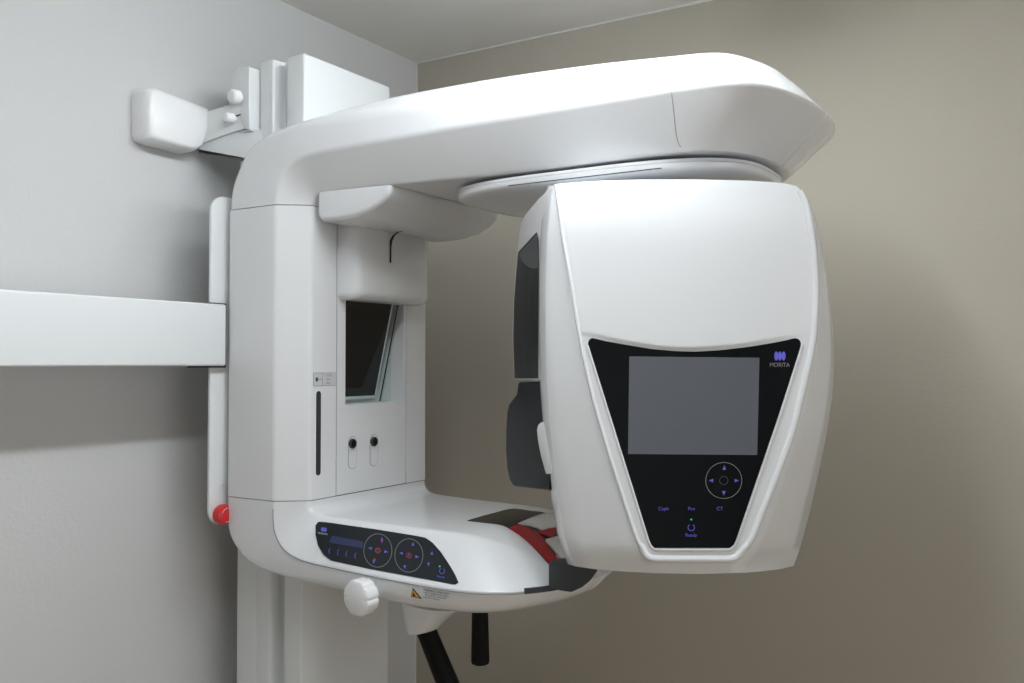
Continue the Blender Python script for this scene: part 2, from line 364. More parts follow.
arm = cframe('overhead_arm', ARM, 'gloss', X, [(0, (0, 0, 0)), (14, (0, 0, 0))], [(0, (0, 0, 0)), (4, (0, 0, .002)), (7, (0, 0, .010)), (10, (0, 0, .010)), (14, (0, 0, 0.0))], [.004, .006, .015, .012])
# thin joint line across the arm near its round end
jp = [Vector((1.405, -1.2665, 1.770)), Vector((1.385, -1.247, 1.735)), Vector((1.375, -1.232, 1.708)), Vector((1.385, -1.2245, 1.7005))]
AS = surf(arm)
tube('joint_line', [AS(x, y, .0002) for x, y in cat([(671.5, 92), (673, 104), (674.5, 118), (676, 132), (678.5, 143), (681, 147)], 3)], .0005, 'lgrey', arm, n=6)
# ---- rest canopy under the arm and the block over the mirror
prof = [(.733, 1.713), (.733, 1.672), (.737, 1.662), (.745, 1.6585), (.780, 1.658), (.818, 1.660), (.850, 1.667), (.874, 1.678), (.889, 1.689), (.896, 1.708)]
yy0, yy1 = -1.229, -0.901
ext('canopy', [(x, yy0, z) for x, z in prof], (0, yy1-yy0, 0), 'gloss', X, bevel=.009, seg=4)
blk = [(y, z) for y, z in rrect(-1.163, -0.945, 1.530, 1.72, .012)]
bprof = [(0.7205, 0), (0.740, 0), (0.747, .001), (0.753, .0035), (0.758, .008), (0.761, .013), (0.7625, .020)]
rings = [[Vector((x, y, z)) for y, z in rrect(-1.163+i, -0.940-i, 1.530+i*0.7, 1.68, .014-i*0.3, 8)] for x, i in bprof]
blk_o = loft('rest_block', rings, 'gloss', X, smooth=60)
sl = [(0.7645, 1.602), (0.7645, 1.63), (0.7665, 1.642), (0.772, 1.6505), (0.782, 1.6565), (0.792, 1.658)]
yb = onX(391, 240, .7645).y
ext('rest_slot', [(x, yb-.0012, z) for x, z in sl]+[(x-.004, yb-.0012, z) for x, z in reversed(sl)], (0, .0024, 0), 'seam', blk_o, bevel=0, label='black curved slot')

# ---- base (chin rest arm), lower leg of the C
BASE = [
    ((.720, I_, ZB-g), (.672, K_, ZB-g), (.560, U_, ZB-g), (.556, -1.255, ZB-g)),
    ((.7205, I_, 1.180), (.673, K_, 1.150), (.5605, U_, 1.135), (.558, -1.255, 1.132)),
    ((.723, -1.227, 1.173), (.681, K_, 1.127), (.576, U_, 1.103), (.574, -1.250, 1.098)),
    ((.731, -1.226, 1.166), (.702, K_, 1.107), (.612, U_, 1.077), (.612, -1.245, 1.071)),
    ((.750, -1.224, 1.161), (.740, K_, 1.096), (.665, -1.262, 1.063), (.670, -1.235, 1.056)),
    ((.800, -1.222, 1.159), (.800, K_, 1.092), (.760, -1.262, 1.057), (.770, -1.230, 1.048)),
    ((.870, -1.218, 1.158), (.870, K_, 1.089), (.870, -1.262, 1.052), (.870, -1.225, 1.042)),
    ((.960, -1.214, 1.157), (.970, K_, 1.086), (.960, -1.260, 1.050), (.960, -1.222, 1.038)),
    ((1.02, -1.206, 1.155), (1.06, -1.262, 1.085), (1.045, -1.252, 1.050), (1.03, -1.210, 1.037)),
    ((1.060, -1.188, 1.146), (1.115, -1.240, 1.085), (1.098, -1.228, 1.052), (1.07, -1.190, 1.038)),
    ((1.100, -1.160, 1.130), (1.158, -1.190, 1.085), (1.135, -1.180, 1.055), (1.10, -1.155, 1.040)),
    ((1.130, -1.115, 1.112), (1.185, -1.125, 1.085), (1.160, -1.120, 1.056), (1.12, -1.108, 1.042)),
    ((1.140, -1.067, 1.108), (1.196, -1.067, 1.085), (1.170, -1.067, 1.057), (1.125, -1.067, 1.044)),
]
base = cframe('chin_rest_base', BASE, 'gloss', X, [(0, (0, 0, 0)), (12, (0, 0, 0))], [(0, (0, 0, 0)), (5, (0, 0, -.004)), (12, (0, 0, 0))], [.010, .0025, .02, .01])

# fine double joint along the crease of the base
def crease_path(ST, off=(0, 0, 0)): return [Vector(s[1])+Vector(off) for s in ST]
cp = cat([tuple(p) for p in crease_path(BASE[:-1])], 6)
tube('crease_joint', [(x, y-.0003, z-.003) for x, y, z in cp[2:]], 0.0007, 'lgrey', base, n=6)

# control panel on the sloping side of the base
BS = surf(base)
def CP(px, py, off=0.0022): return BS(px, py, off)
out = [(319.5, 522), (330, 523), (350, 526), (375, 529.5), (400, 533.5), (418, 536.5), (426, 538.2), (433, 543), (441, 552), (449, 564), (455, 574), (458.6, 582.5), (457.5, 584.5), (453, 584.5), (430, 580), (400, 574.5), (370, 569), (345, 563.6), (331, 560.5), (324, 555), (318.5, 546), (316, 535), (316, 526), (317, 522.5)]
def spans(poly, x):
    ys_ = []
    for (xa, ya), (xb, yb2) in zip(poly, poly[1:]+poly[:1]):
        if (xa <= x < xb) or (xb <= x < xa): ys_.append(ya+(yb2-ya)*(x-xa)/(xb-xa))
    return min(ys_), max(ys_)
V, F = [], []; xs_ = [316.05+(458.5-316.05)*k/56 for k in range(57)]; nyc = 10
for x in xs_:
    a_, b_ = spans(out, x)
    V += [CP(x, a_+(b_-a_)*j/nyc, .0016) for j in range(nyc+1)]
for k in range(56):
    for j in range(nyc): F.append((k*(nyc+1)+j, (k+1)*(nyc+1)+j, (k+1)*(nyc+1)+j+1, k*(nyc+1)+j+1))
bd = [k*(nyc+1) for k in range(57)]+[56*(nyc+1)+j for j in range(1, nyc+1)]+[k*(nyc+1)+nyc for k in range(55, -1, -1)]+[j for j in range(nyc-1, 0, -1)]
n_ = len(V)
for q in bd:
    k, j = divmod(q, nyc+1); a_, b_ = spans(out, xs_[k]); V.append(CP(xs_[k], a_+(b_-a_)*j/nyc, -.002))
F += [(bd[i], bd[(i+1) % len(bd)], n_+(i+1) % len(bd), n_+i) for i in range(len(bd))]
cpan = mk('control_panel', V, F, 'slate', X, smooth=40, label='dark control panel with a small blue display')
CM = lambda u, v: CP(u, v, .0020)
def sk(poly, cx, cy): return poly
def CML(cx, cy):  # panel marks lean with the panel
    return lambda u, v: CP(cx+(u)+(-0.12)*(v), cy+0.165*u+v, .0020)
flat('small_display', [[(332.5, 536), (364, 542), (363, 548.7), (330, 543)]], CM, 'lcd', cpan, label='dark blue text display')
for cx, cy in ((378.5, 551), (409.5, 556)):
    f_ = CML(cx, cy)
    o = flat('button_ring', ringpts(0, 0, 16.8, .55, 0.84), f_, 'ring', cpan)
    for d, x, y in (('u', 3.0, -12), ('d', -3.0, 12), ('l', -8.8, -1), ('r', 9.2, 0)):
        flat('arrow_button', [tri(x*(.9), y, 1.9, d)], f_, 'blue', o)
    flat('centre_mark', ringpts(0, 0, 2.6, .45), f_, 'redled', o)
    text('lettering', 'C' if cx < 400 else 'R', 3.6, f_, 0, 0, 'blue', o)
f_ = CML(378.5, 551)
for x, y in ((3, -9.2), (-2.2, 9.2)): flat('red_mark', [ell(x, y, .9, .9)], f_, 'redled', cpan)
for cx, cy, s_ in ((330, 551, '('), (338.5, 552.5, '{'), (347, 554, '('), (356, 555.5, '(')):
    text('key_mark', s_, 6.5, CML(cx, cy), 0, 0, 'blue', cpan)
flat('arrow_button', [tri(0, 0, 1.9, 'u')], CML(432.5, 553.5), 'blue', cpan)
flat('arrow_button', [tri(0, 0, 1.9, 'd')], CML(429, 565), 'blue', cpan)
flat('ready_mark', ringpts(0, 0, 3.1, .7, .85, -60, 240), CML(442.5, 571.5), 'blue', cpan)
flat('ready_lamp', [ell(0, 0, .9, .8)], CML(440.3, 567), 'green', cpan)
text('lettering', 'Ready', 3.2, CML(441.5, 577.5), 0, 0, 'blue', cpan)
flat('maker_logo', [ell(x, 0, 1.15, 2.2) for x in (-1.7, 0, 1.7)], CML(324.5, 530), 'blue', cpan)
text('lettering', 'MORITA', 2.6, CML(323.3, 534.2), 0, 0, 'paper', cpan)
# warning sticker on the lower band
wp = Vector((0.95, -1.2655, 1.07)); wn = Vector((0, -1, -.04)).normalized()
WP = lambda u, v: BS(u, v, .0004)
WP2 = lambda u, v: BS(u, v, .0007)
ws = flat('warning_triangle', [[(413, 587.5), (422.5, 599), (411, 596.6)]], WP, 'ink', base, label='yellow and black warning triangle')
flat('triangle_face', [[(413.2, 589.6), (420, 597.6), (411.9, 595.9)]], WP2, 'yellow', ws)
flat('triangle_symbol', [[(413.4, 592), (416, 595.4), (415, 596.3), (412.9, 595.4)]], lambda u, v: BS(u, v, .0010), 'ink', ws)
for k, s_ in enumerate(('WARNING: X-RAY UNIT', 'may be dangerous to patient', 'and operator unless safe', 'exposure factors')):
    text('warning_lettering', s_, 2.7, lambda u, v: WP(u, v+(u-437)*.17), 436.5-k*.3-(4 if k == 3 else 0), 592.0+k*2.35, 'ink', base, sx=.80 if k in (1, 2) else .9)

# ---- knob, handle cone and grips under the base
kc = onY(374, 593, -1.262)
kn = lathe('knob', kc, (-.10, -1, -.02), [(0, .010), (.012, .010), (.013, .024), (.016, .0275), (.034, .0285), (.0385, .027), (.0405, .023), (.0408, .0005)], 'white', X, n=64, lobes=8, depth=.08)
YG = -1.13
t0_, t1_ = onY(432, 601, YG), onY(423, 632, YG)
rings = []
for k in range(9):
    s_ = k/8; c = t0_.lerp(t1_, s_); a = .060*(1-s_)+.026*s_; b = .045*(1-s_)+.024*s_
    tilt = 0.10*(1-s_)-0.28*s_
    rings.append([c+Vector((a*math.cos(t), b*math.sin(t), -a*math.cos(t)*tilt)) for t in [2*math.pi*i/36 for i in range(36)]])
cone = loft('handle_socket', rings, 'gloss', X, bevel=0.003)
g0, g1 = onY(424, 625, YG), onY(452, 694, YG)
d = (g1-g0); L = d.length
lathe('grip', g0, d, [(0, .0165), (L-.006, .0185), (L-.002, .0165), (L, .013), (L+.0003, .0003)], 'rubber', X, n=28, label='slanted black rubber hand grip')
h0, h1 = onY(480, 608, -1.12), onY(480.3, 664, -1.12)
L = (h1-h0).length
lathe('grip', h0, h1-h0, [(0, .0133), (L-.005, .0150), (L-.0015, .014), (L, .011), (L+.0002, .0003)], 'rubber', X, n=28, label='upright black rubber hand grip')
box('grip_mount', h0.x-.012, h0.x+.012, -1.132, -1.108, 1.02, 1.05, 'gloss', X, bevel=.003)

# ---- front end of the base: smoked inlay, red chin support, white clamp, dark corner piece
def dome(px, py, z): return onZ(px, py, z)
edge = [(467, 521, 1.1612), (484, 523, 1.1612), (500, 525, 1.1600), (509, 528.5, 1.158), (519, 535, 1.154), (528, 542.5, 1.149), (537, 551.5, 1.143), (549, 565, 1.136)]
top = [(467.5, 520.8, 1.1612), (480, 517, 1.1612), (495, 513, 1.1612), (512.5, 509, 1.1612), (530, 511, 1.1612), (545, 513.3, 1.1612), (556, 520, 1.156), (562, 545, 1.146)]
def sheet(name, E1, E2, m, h, nn=6, sub=4, drop=.003, label=None):
    """a thin slab lying on the surface of the base between two edge lines"""
    E1, E2 = cat([e[:2] for e in E1], sub), cat([e[:2] for e in E2], sub)
    v = []; nr = len(E1)
    for a_, b_ in zip(E1, E2):
        for k in range(nn+1): v.append(BS(a_[0]+(b_[0]-a_[0])*k/nn, a_[1]+(b_[1]-a_[1])*k/nn, h(k/nn) if callable(h) else h))
    nc = nn+1; f = [(i*nc+k, i*nc+k+1, (i+1)*nc+k+1, (i+1)*nc+k) for i in range(nr-1) for k in range(nn)]
    bd = [k for k in range(nc)]+[i*nc+nn for i in range(1, nr)]+[(nr-1)*nc+k for k in range(nn-1, -1, -1)]+[i*nc for i in range(nr-2, 0, -1)]
    n_ = len(v); v += [BSP(v[i], drop) for i in bd]
    f += [(bd[i], bd[(i+1) % len(bd)], n_+(i+1) % len(bd), n_+i) for i in range(len(bd))]
    return mk(name, v, f, m, X, smooth=50, label=label)
def BSP(p, drop): return p-Vector((0, 0, drop))
inlay = sheet('smoked_inlay', edge, top, 'smoke', .0008, label='glossy dark inlay in the top of the base')
sheet('red_chin_support', [(509, 528.6), (519, 535.2), (529, 543.4), (540, 554.5), (549.5, 565)], [(519, 525), (530, 530), (540, 536), (549, 549), (559.5, 562)], 'redglass', .0020, drop=.004, label='glossy red chin support')
sheet('red_support_branch', [(536, 533), (545, 536.5), (552, 540)], [(541, 530.5), (549, 529.5), (557, 528.5)], 'redglass', .0026, drop=.004, label='glossy red side branch of the chin support')
rp = [(518, 524.8), (530, 519.5), (542, 515.5), (556, 513.5), (560, 521), (557, 527), (547, 530), (541.5, 531.5), (537, 529), (530, 526.5)]
W3 = [BS(x, y, .003) for x, y in rp]; c_ = sum(W3, Vector())/len(W3); up_ = Vector((0, 0, 1))
loft('chin_cup', [[p-up_*.004 for p in W3], W3, [p.lerp(c_, .25)+up_*.004 for p in W3], [p.lerp(c_, .6)+up_*.006 for p in W3], [p.lerp(c_, .9)+up_*.0065 for p in W3]], 'gloss', X, smooth=60)
rp = [(544, 541.5), (550, 540), (557, 538), (566, 550), (568, 562), (561, 561.5), (553, 552)]
W3 = [BS(x, y, .005) for x, y in rp]
prism('chin_clamp', W3, [p-up_*.008 for p in W3], 'gloss', X, bevel=.0015)
cols = [(548.8, 565.3, 588), (556, 563.2, 589.8), (566, 562.3, 591.5), (571.5, 565, 592.2), (582, 567, 587.5), (590, 568.5, 581), (597.3, 569.5, 571)]
D0, D1 = (onZ(549, 585, 1.09)-CAM).dot(VD)-.012, (Vector((1.215, -1.09, 1.09))-CAM).dot(VD)
def dep(px, py, D): return CAM+ray(px, py)*D
ra, rb, rc, rd = [], [], [], []
for x, a_, b_ in cols:
    D = D0+(D1-D0)*((x-549)/48)+(-.004 if x < 573 else .0)*(1-abs(x-566)/20)
    ra.append(dep(x, a_, D)); rb.append(dep(x, b_, D)); q = VD*.03+RT*.004
    rc.append(dep(x, b_, D)+q); rd.append(dep(x, a_, D)+q)
corner = loft('corner_bumper', [[ra[i], rb[i], rc[i], rd[i]] for i in range(len(cols))], 'bumper', X, label='dark grey corner piece at the end of the base', bevel=.0006)
sa = [Vector((x, y, z)) for x, y, z in cat([tuple(Vector(s[1])) for s in BASE[:-1]], 8)]
sel = [p for p in sa if 1.138 < p.x < 1.17]
loft('base_slot', [[p+Vector((.0010, -.0015, .0035)), p+Vector((.0018, -.0020, -.0035)), p+Vector((-.008, .008, -.0035)), p+Vector((-.008, .008, .0035))] for p in sel], 'seam', base)

# ---- rotating plate under the arm
def plan(z, ins=0.0, n=72, ex=3.2):
    out = []; cx, a, b = 1.2135, .2485-ins, .160-ins
    for i in range(n):
        t = 2*math.pi*i/n; c, s_ = math.cos(t), math.sin(t)
        e = ex if c > 0 else 3.4
        out.append(Vector((cx+a*math.copysign(abs(c)**(2/e), c), YC+b*math.copysign(abs(s_)**(2/e), s_), z)))
    return out
rp_ = loft('rotary_plate', [plan(1.6955, .004), plan(1.6945), plan(1.6905), plan(1.6900, .0012), plan(1.6895), plan(1.6835), plan(1.681, .002), plan(1.679, .008), plan(1.678, .03)], 'gloss', X, smooth=50)
box('plate_slot', 1.10, 1.335, -1.211, -1.2075, 1.6765, 1.6787, 'seam', rp_, bevel=0) if False else None
s0, s1 = onZ(508, 185.3, 1.6785), onZ(661, 167.6, 1.6785)
dn = Vector((0, .0028, 0))
prism('plate_slot', [s0, s1, s1+dn, s0+dn], [p-Vector((0, 0, .0008)) for p in (s0, s1, s1+dn, s0+dn)], 'seam', rp_, bevel=0)
lathe('rotary_hub', (1.2135, YC, 1.640), (0, 0, 1), [(0, .09), (.03, .10), (.045, .10)], 'gloss', rp_, n=40)
lathe('pivot', (1.2135, YC, 1.694), (0, 0, 1), [(0, .07), (.012, .07)], 'seam', rp_, n=32)

# ---- scanner head with the screen
TH = math.radians(25.1); T = Vector((math.cos(TH), math.sin(TH), 0)); B = Vector((-math.sin(TH), math.cos(TH), 0))
DH = 1.20; H0 = CAM+ray(690, 362)*DH
def Hh(px, py, off=0.0): return onP(px, py, H0+B*off, B)
XL = [(184, 549), (190, 547), (200, 545), (215, 543.2), (240, 541.3), (290, 540), (340, 540), (390, 541), (440, 545), (480, 549), (520, 554), (545, 558.5), (560, 564), (575, 570)]
XR = [(184, 799), (190, 806), (200, 811.5), (215, 817), (240, 822), (290, 829.5), (340, 833.5), (375, 834), (400, 832.5), (440, 827), (470, 821), (498, 815.6), (530, 808.5), (557, 801.6), (564, 798), (575, 792)]
XSL = [(184, 553), (200, 555), (215, 557.4), (240, 560), (270, 566), (300, 571), (339, 577), (390, 588), (450, 605), (492, 618.5), (533, 631.5), (548, 638), (558, 645), (562, 652)]
XSR = [(184, 797), (190, 803), (200, 808), (215, 812.5), (240, 816.5), (290, 820), (330, 818), (344, 816), (365, 812), (400, 803.5), (424, 798), (440, 793.5), (490, 774.6), (517, 764), (540, 754.5), (555, 745), (562, 735)]
YT = [(540, 186), (553, 185.5), (580, 183.3), (600, 182), (640, 181), (700, 180.7), (750, 182), (780, 184), (800, 187.5), (806, 190), (832, 192)]
YB = [(558, 560), (566, 563.5), (575, 566.3), (600, 570), (650, 573), (700, 574), (750, 572.5), (780, 569.3), (795, 565.5), (802, 557)]
def sm(Tb, y): return sum(interp(Tb, y+d) for d in (-14, -9, -5, 0, 5, 9, 14))/7 if 205 < y < 535 else interp(Tb, y)
def bulge(px, py):
    xc = 685; u = (px-xc)/145.0; return -0.016*(1-min(1, u*u))
def bodyoff(px, py):
    u = (px-685)/145.0
    o = -0.012*(1-u*u)+(.012*max(0, abs(u)-.75)**1.0)
    # rounding back towards top and bottom rims
    if py < 240: o += .012*((240-py)/58)**2
    if py > 545: o += .014*((py-545)/28)**2
    # lower wings fall back away from the shield
    sl_, sr_ = sm(XSL, py), sm(XSR, py)
    if px < sl_: o += .06*((sl_-px)/140)
    if px > sr_: o += .40*((px-sr_)/150)
    return o
NY, rows = 44, []
for i in range(NY+1):
    t = i/NY; yn = 184+(572-184)*(t**1.0)
    xl, xr = sm(XL, yn), sm(XR, yn); xsl, xsr = max(xl+2, sm(XSL, yn)), min(xr-1.0, sm(XSR, yn))
    if yn > 562: xsl, xsr = interp(XSL, 562), interp(XSR, 562)
    xs = [xl-1.2, xl, xl+5.0, xl+6.5]; 
    xa = max(xl+8.5, xsl); xs += [xl+6.5+(xa-xl-6.5)*k/4 for k in range(1, 5)] + [xa+(xsr-xa)*k/14 for k in range(1, 15)]
    xs += [xsr+(xr-xsr)*k/5 for k in range(1, 6)]
    row = []
    for k, x in enumerate(xs):
        yt, yb_ = interp(YT, x), interp(YB, x); y = yt+(yb_-yt)*t
        o = bodyoff(x, y)
        if k < 4: o += (.045, .036, .0035, 0.0)[k]
        if k >= len(xs)-2: o += (.002, .008)[k-len(xs)+2]
        row.append(Hh(x, y, o))
    # back of the body
    p_l, p_r = row[0], row[-1]
    row = [p_l+B*.10+T*.035, p_l+B*.045+T*.010]+row+[p_r+B*.04-T*.012, p_r+B*.07-T*.05]
    rows.append(row)
head = loft('scanner_head', rows, 'gloss', X, closed=True, cap=True, smooth=55)
# shield: the raised front cover
PT = [(586, 336.5), (600, 339.3), (620, 343.7), (650, 349), (675, 351.2), (695, 351.7), (720, 350.3), (750, 346.8), (775, 342.5), (800, 337)]
def soff(px, py):
    u = (px-685)/145.0
    flatb = -0.008*(1-u*u)                       # lower part, nearly flat
    upb = -0.0125*(1-u*u)
    if py < 240: upb += .012*((240-py)/58)**2
    yp = interp(PT, px)
    s_ = min(1, max(0, (py-(yp-4.5))/4.0)); s_ = s_*s_*(3-2*s_)
    return -.0050+upb*(1-s_)+(flatb-.001)*s_
rows = []; ys = [184, 190, 200, 212, 225, 240, 258, 276, 294, 310, 322, 330]
ny2 = [333, 335, 337, 338.5, 340, 341.5, 343, 344.5, 346, 347.5, 349, 350.5, 352, 354, 358, 365, 380, 400, 420, 440, 460, 480, 500, 515, 530, 540, 548, 554, 558, 560.5, 562]
def shieldgrid(name, ysl, fx0, fx1, offf, m, parent, nx=30, thick=.006, ytop=True):
    G, V, F = [], [], []
    for j, y in enumerate(ysl):
        x0, x1 = fx0(y), fx1(y); r = []
        for k in range(nx+1):
            x = x0+(x1-x0)*k/nx
            yy = interp(YT, x)+(y-184)*(300-interp(YT, x))/(300-184) if (ytop and y < 300) else y
            r.append((x, yy))
        G.append(r)
    nr, nc = len(G), nx+1
    for r in G: V += [Hh(x, y, offf(x, y)) for x, y in r]
    for j in range(nr-1):
        for k in range(nc-1): F.append((j*nc+k, j*nc+k+1, (j+1)*nc+k+1, (j+1)*nc+k))
    bd = [(0, k) for k in range(nc)]+[(j, nc-1) for j in range(1, nr)]+[(nr-1, k) for k in range(nc-2, -1, -1)]+[(j, 0) for j in range(nr-2, 0, -1)]
    # rounded rim going back: first ring slightly outward, then straight back
    cxm = sum(G[j][k][0] for j, k in bd)/len(bd); cym = sum(G[j][k][1] for j, k in bd)/len(bd)
    prev = [j*nc+k for j, k in bd]
    for (gr, bk) in ((1.0, .0010), (1.35, .0028), (1.5, thick)):
        cur = []
        for q, (j, k) in enumerate(bd):
            x, y = G[j][k]; xa, ya = G[bd[q-1][0]][bd[q-1][1]]; xb, yb_ = G[bd[(q+1) % len(bd)][0]][bd[(q+1) % len(bd)][1]]
            tx, ty = xb-xa, yb_-ya; l_ = math.hypot(tx, ty) or 1; nx_, ny_ = ty/l_, -tx/l_
            if nx_*(x-cxm)+ny_*(y-cym) < 0: nx_, ny_ = -nx_, -ny_
            cur.append(len(V)); V.append(Hh(x+nx_*gr, y+ny_*gr, offf(x, y)+bk))
        for q in range(len(bd)):
            q2 = (q+1) % len(bd); F.append((prev[q], prev[q2], cur[q2], cur[q]))
        prev = cur
    return mk(name, V, F, m, parent, smooth=50)
shield = shieldgrid('front_cover', ys+ny2, lambda y: sm(XSL, y)+2.4, lambda y: sm(XSR, y)-1.6, soff, 'gloss', head, nx=36, thick=.016)
# rounded rim standing up along the sides and foot of the front cover
rimp = [(sm(XSL, y)+1.2, y) for y in (187, 200, 215, 240, 270, 300, 340, 390, 430, 470, 505, 533, 548)]+[(643, 556), (648.5, 560.5), (656, 562), (670, 562.3), (692, 562.3), (715, 562.3), (730, 562), (738, 559.5), (743.5, 554)]
rimp += [(sm(XSR, y)-.3, y) for y in (540, 517, 490, 460, 440, 424, 400, 365, 344, 330, 290, 260, 240, 215, 203, 194, 189)]
rimp = cat(rimp, 3); rings = []
for i, (x, y) in enumerate(rimp):
    (xa, ya), (xb, yb2) = rimp[max(i-1, 0)], rimp[min(i+1, len(rimp)-1)]; tx, ty = xb-xa, yb2-ya; l_ = math.hypot(tx, ty) or 1; nx_, ny_ = ty/l_, -tx/l_
    o_ = soff(x+nx_*3, min(y, 558)+ny_*3); k_ = 7.0 if x > 700 or y > 545 else 4.0
    rings.append([Hh(x+nx_*a_*k_/7, y+ny_*a_*k_/7, o_+b_) for a_, b_ in ((-.6, .010), (-.3, .001), (.3, -.0012), (1.2, -.0024), (2.6, -.0028), (4.2, -.0022), (5.8, -.0009), (7.4, .0006), (7.6, .003))])
loft('cover_rim', rings, 'gloss', head, smooth=60)
# black panel
BL = [(336, 587.8), (345, 587.8), (350, 590), (540, 649.3), (545, 651.5), (548, 654.5)]
BR = [(336, 801), (345, 801), (350, 799.8), (420, 777), (540, 736), (545, 733.5), (548, 729.5)]
V, F = [], []; nyp, nxp = 44, 44
for j in range(nyp+1):
    t = 1-(1-j/nyp)**1.7
    for k in range(nxp+1):
        u = .5-.5*math.cos(math.pi*k/nxp)
        for _ in range(1):
            yt = interp([(587.8, 345), (588.2, 341.6), (589.6, 339.2), (592, 338.1), (595, 338.6), (605, 341)]+PT[2:-1]+[(788, 339.9), (793, 338.4), (796.5, 338.3), (799.4, 339.7), (800.7, 342), (801, 345)], 587.8+(801-587.8)*u)
            y = yt+(548-yt)*t
            xl, xr = interp(BL, y), interp(BR, y); x = xl+(xr-xl)*u
        V.append(Hh(x, y, soff(x, max(y, interp(PT, x)+.5))-.0012))
for j in range(nyp):
    for k in range(nxp): F.append((j*(nxp+1)+k, j*(nxp+1)+k+1, (j+1)*(nxp+1)+k+1, (j+1)*(nxp+1)+k))
n_ = len(V)
bd = [k for k in range(nxp+1)]+[j*(nxp+1)+nxp for j in range(1, nyp+1)]+[nyp*(nxp+1)+k for k in range(nxp-1, -1, -1)]+[j*(nxp+1) for j in range(nyp-1, 0, -1)]
V += [V[i]+B*.003 for i in bd]; F += [(bd[i], bd[(i+1) % len(bd)], n_+(i+1) % len(bd), n_+i) for i in range(len(bd))]
dp = mk('display_panel', V, F, 'black', head, smooth=40, label='tapering black glass display panel')
# raised bezel hugging the two slanting sides and the foot of the panel
bz = [(588.5, 345), (590, 350)]+[(590+(649.3-590)*k/10, 350+190*k/10) for k in range(1, 11)]+[(651.5, 545.5), (655, 548.6), (670, 549), (692, 549), (715, 549), (729.5, 548.6), (733.6, 545.5), (736.3, 540)]
bz += [(736.3+(777.4-736.3)*k/7, 540-120*k/7) for k in range(1, 8)]+[(777.4+(800.3-777.4)*k/4, 420-72*k/4) for k in range(1, 5)]+[(801, 344)]
rings = []
for i, (x, y) in enumerate(bz):
    (xa, ya), (xb, yb2) = bz[max(i-1, 0)], bz[min(i+1, len(bz)-1)]; tx, ty = xb-xa, yb2-ya; l_ = math.hypot(tx, ty); nx_, ny_ = -ty/l_, tx/l_
    o_ = soff(x, max(y, interp(PT, x)+.5))
    rings.append([Hh(x+nx_*a_, y+ny_*a_, o_+b_) for a_, b_ in ((-.2, .001), (0, -.0016), (.6, -.0024), (1.6, -.0024), (2.3, -.0014), (3.2, .001))])
loft('panel_bezel', rings, 'gloss', head, smooth=50)
def HM(extra): return lambda u, v: Hh(u, v, soff(u, max(v, 354))-.0012-extra)
V, F = [], []; q = [(629.3, 356.4), (759.5, 357.7), (757.2, 455), (628, 454)]
for j in range(9):
    for k in range(13):
        a_, b_ = j/8, k/12
        V.append(HM(.0004)((q[0][0]*(1-b_)+q[1][0]*b_)*(1-a_)+(q[3][0]*(1-b_)+q[2][0]*b_)*a_, (q[0][1]*(1-b_)+q[1][1]*b_)*(1-a_)+(q[3][1]*(1-b_)+q[2][1]*b_)*a_))
for j in range(8):
    for k in range(12): F.append((j*13+k, j*13+k+1, (j+1)*13+k+1, (j+1)*13+k))
mk('screen', V, F, 'screen', dp, label='blank grey screen')
hm = HM(.0005)
flat('maker_logo', [ell(x, 356, 1.95, 4.6) for x in (776.2, 779.9, 783.6)], hm, 'blue', dp, label='three overlapping violet ovals')
text('lettering', 'MORITA', 5.9, hm, 779.6, 365.0, 'ring', dp, sx=.92)
flat('button_ring', ringpts(723.8, 480.5, 18.3, .55, 1, n=56), hm, 'ring', dp)
for d, x, y in (('u', 724.3, 467.6), ('d', 723.7, 493.2), ('l', 711, 480.6), ('r', 736.8, 480.6)): flat('arrow_button', [tri(x, y, 2.4, d)], hm, 'blue', dp)
flat('centre_button', ringpts(723.8, 480.5, 4.4, .5), hm, 'dimring', dp)
for s_, x in (('Ceph', 663.5), ('Pan', 691.5), ('CT', 719.8)): text('lettering', s_, 5.0, hm, x, 508.8, 'blue', dp)
flat('ready_mark', ringpts(691.3, 527.5, 3.6, .8, 1, -55, 235), hm, 'blue', dp)
text('lettering', 'Ready', 4.8, hm, 691.2, 535.2, 'blue', dp)
flat('ready_lamp', [ell(691.2, 519.5, 1.0, .8)], hm, 'green', dp)

# detector unit behind the left flank of the head
def FL(px, py, back=0.0, x0=544.0, o0=.045, x1=513.0, o1=.21):
    A = Hh(x0, 340, o0); C2 = Hh(x1, 340, o1); dd = Vector((C2.x-A.x, C2.y-A.y, 0)).normalized(); n = Vector((dd.y, -dd.x, 0))
    n = n if n.dot(RT) < 0 else -n
    return onP(px, py, A-n*back, n)
shell = [(550, 186.5), (537.5, 198.5), (525, 213.5), (520.3, 222), (518.4, 235), (517.2, 251), (513.4, 290), (512.0, 330), (512.8, 360), (513.6, 381), (543, 381), (545, 290), (546.5, 215)]
det = prism('detector_housing', [FL(x, y) for x, y in shell], [FL(x, y)+T*.075+B*.01 for x, y in shell], 'gloss', X, bevel=.004, seg=4)
win = [(536.6, 232), (538.3, 240), (538.6, 270), (537.6, 378.5), (514.4, 378.5), (513.2, 340), (514.0, 300), (518, 252.2)]
dw = prism('detector_window', [FL(x, y, -.0015) for x, y in win], [FL(x, y, .003) for x, y in win], 'charcoal', det, bevel=.0008, label='dark grey detector window')
flat('window_top', [[(536.8, 233.5), (538.0, 241), (538.1, 268.5), (530, 268), (522.5, 262), (519, 254)]], lambda u, v: FL(u, v, -.0019), mat('mid_grey_plastic', (.07, .075, .08), .35, vary=.02), dw)
slab = [(518, 382), (516.2, 394), (508.5, 404), (506.6, 412), (505.6, 430), (505.3, 450), (506.8, 470), (509.5, 481), (513, 486.3), (530, 488.5), (550, 491), (552, 430), (549, 382)]
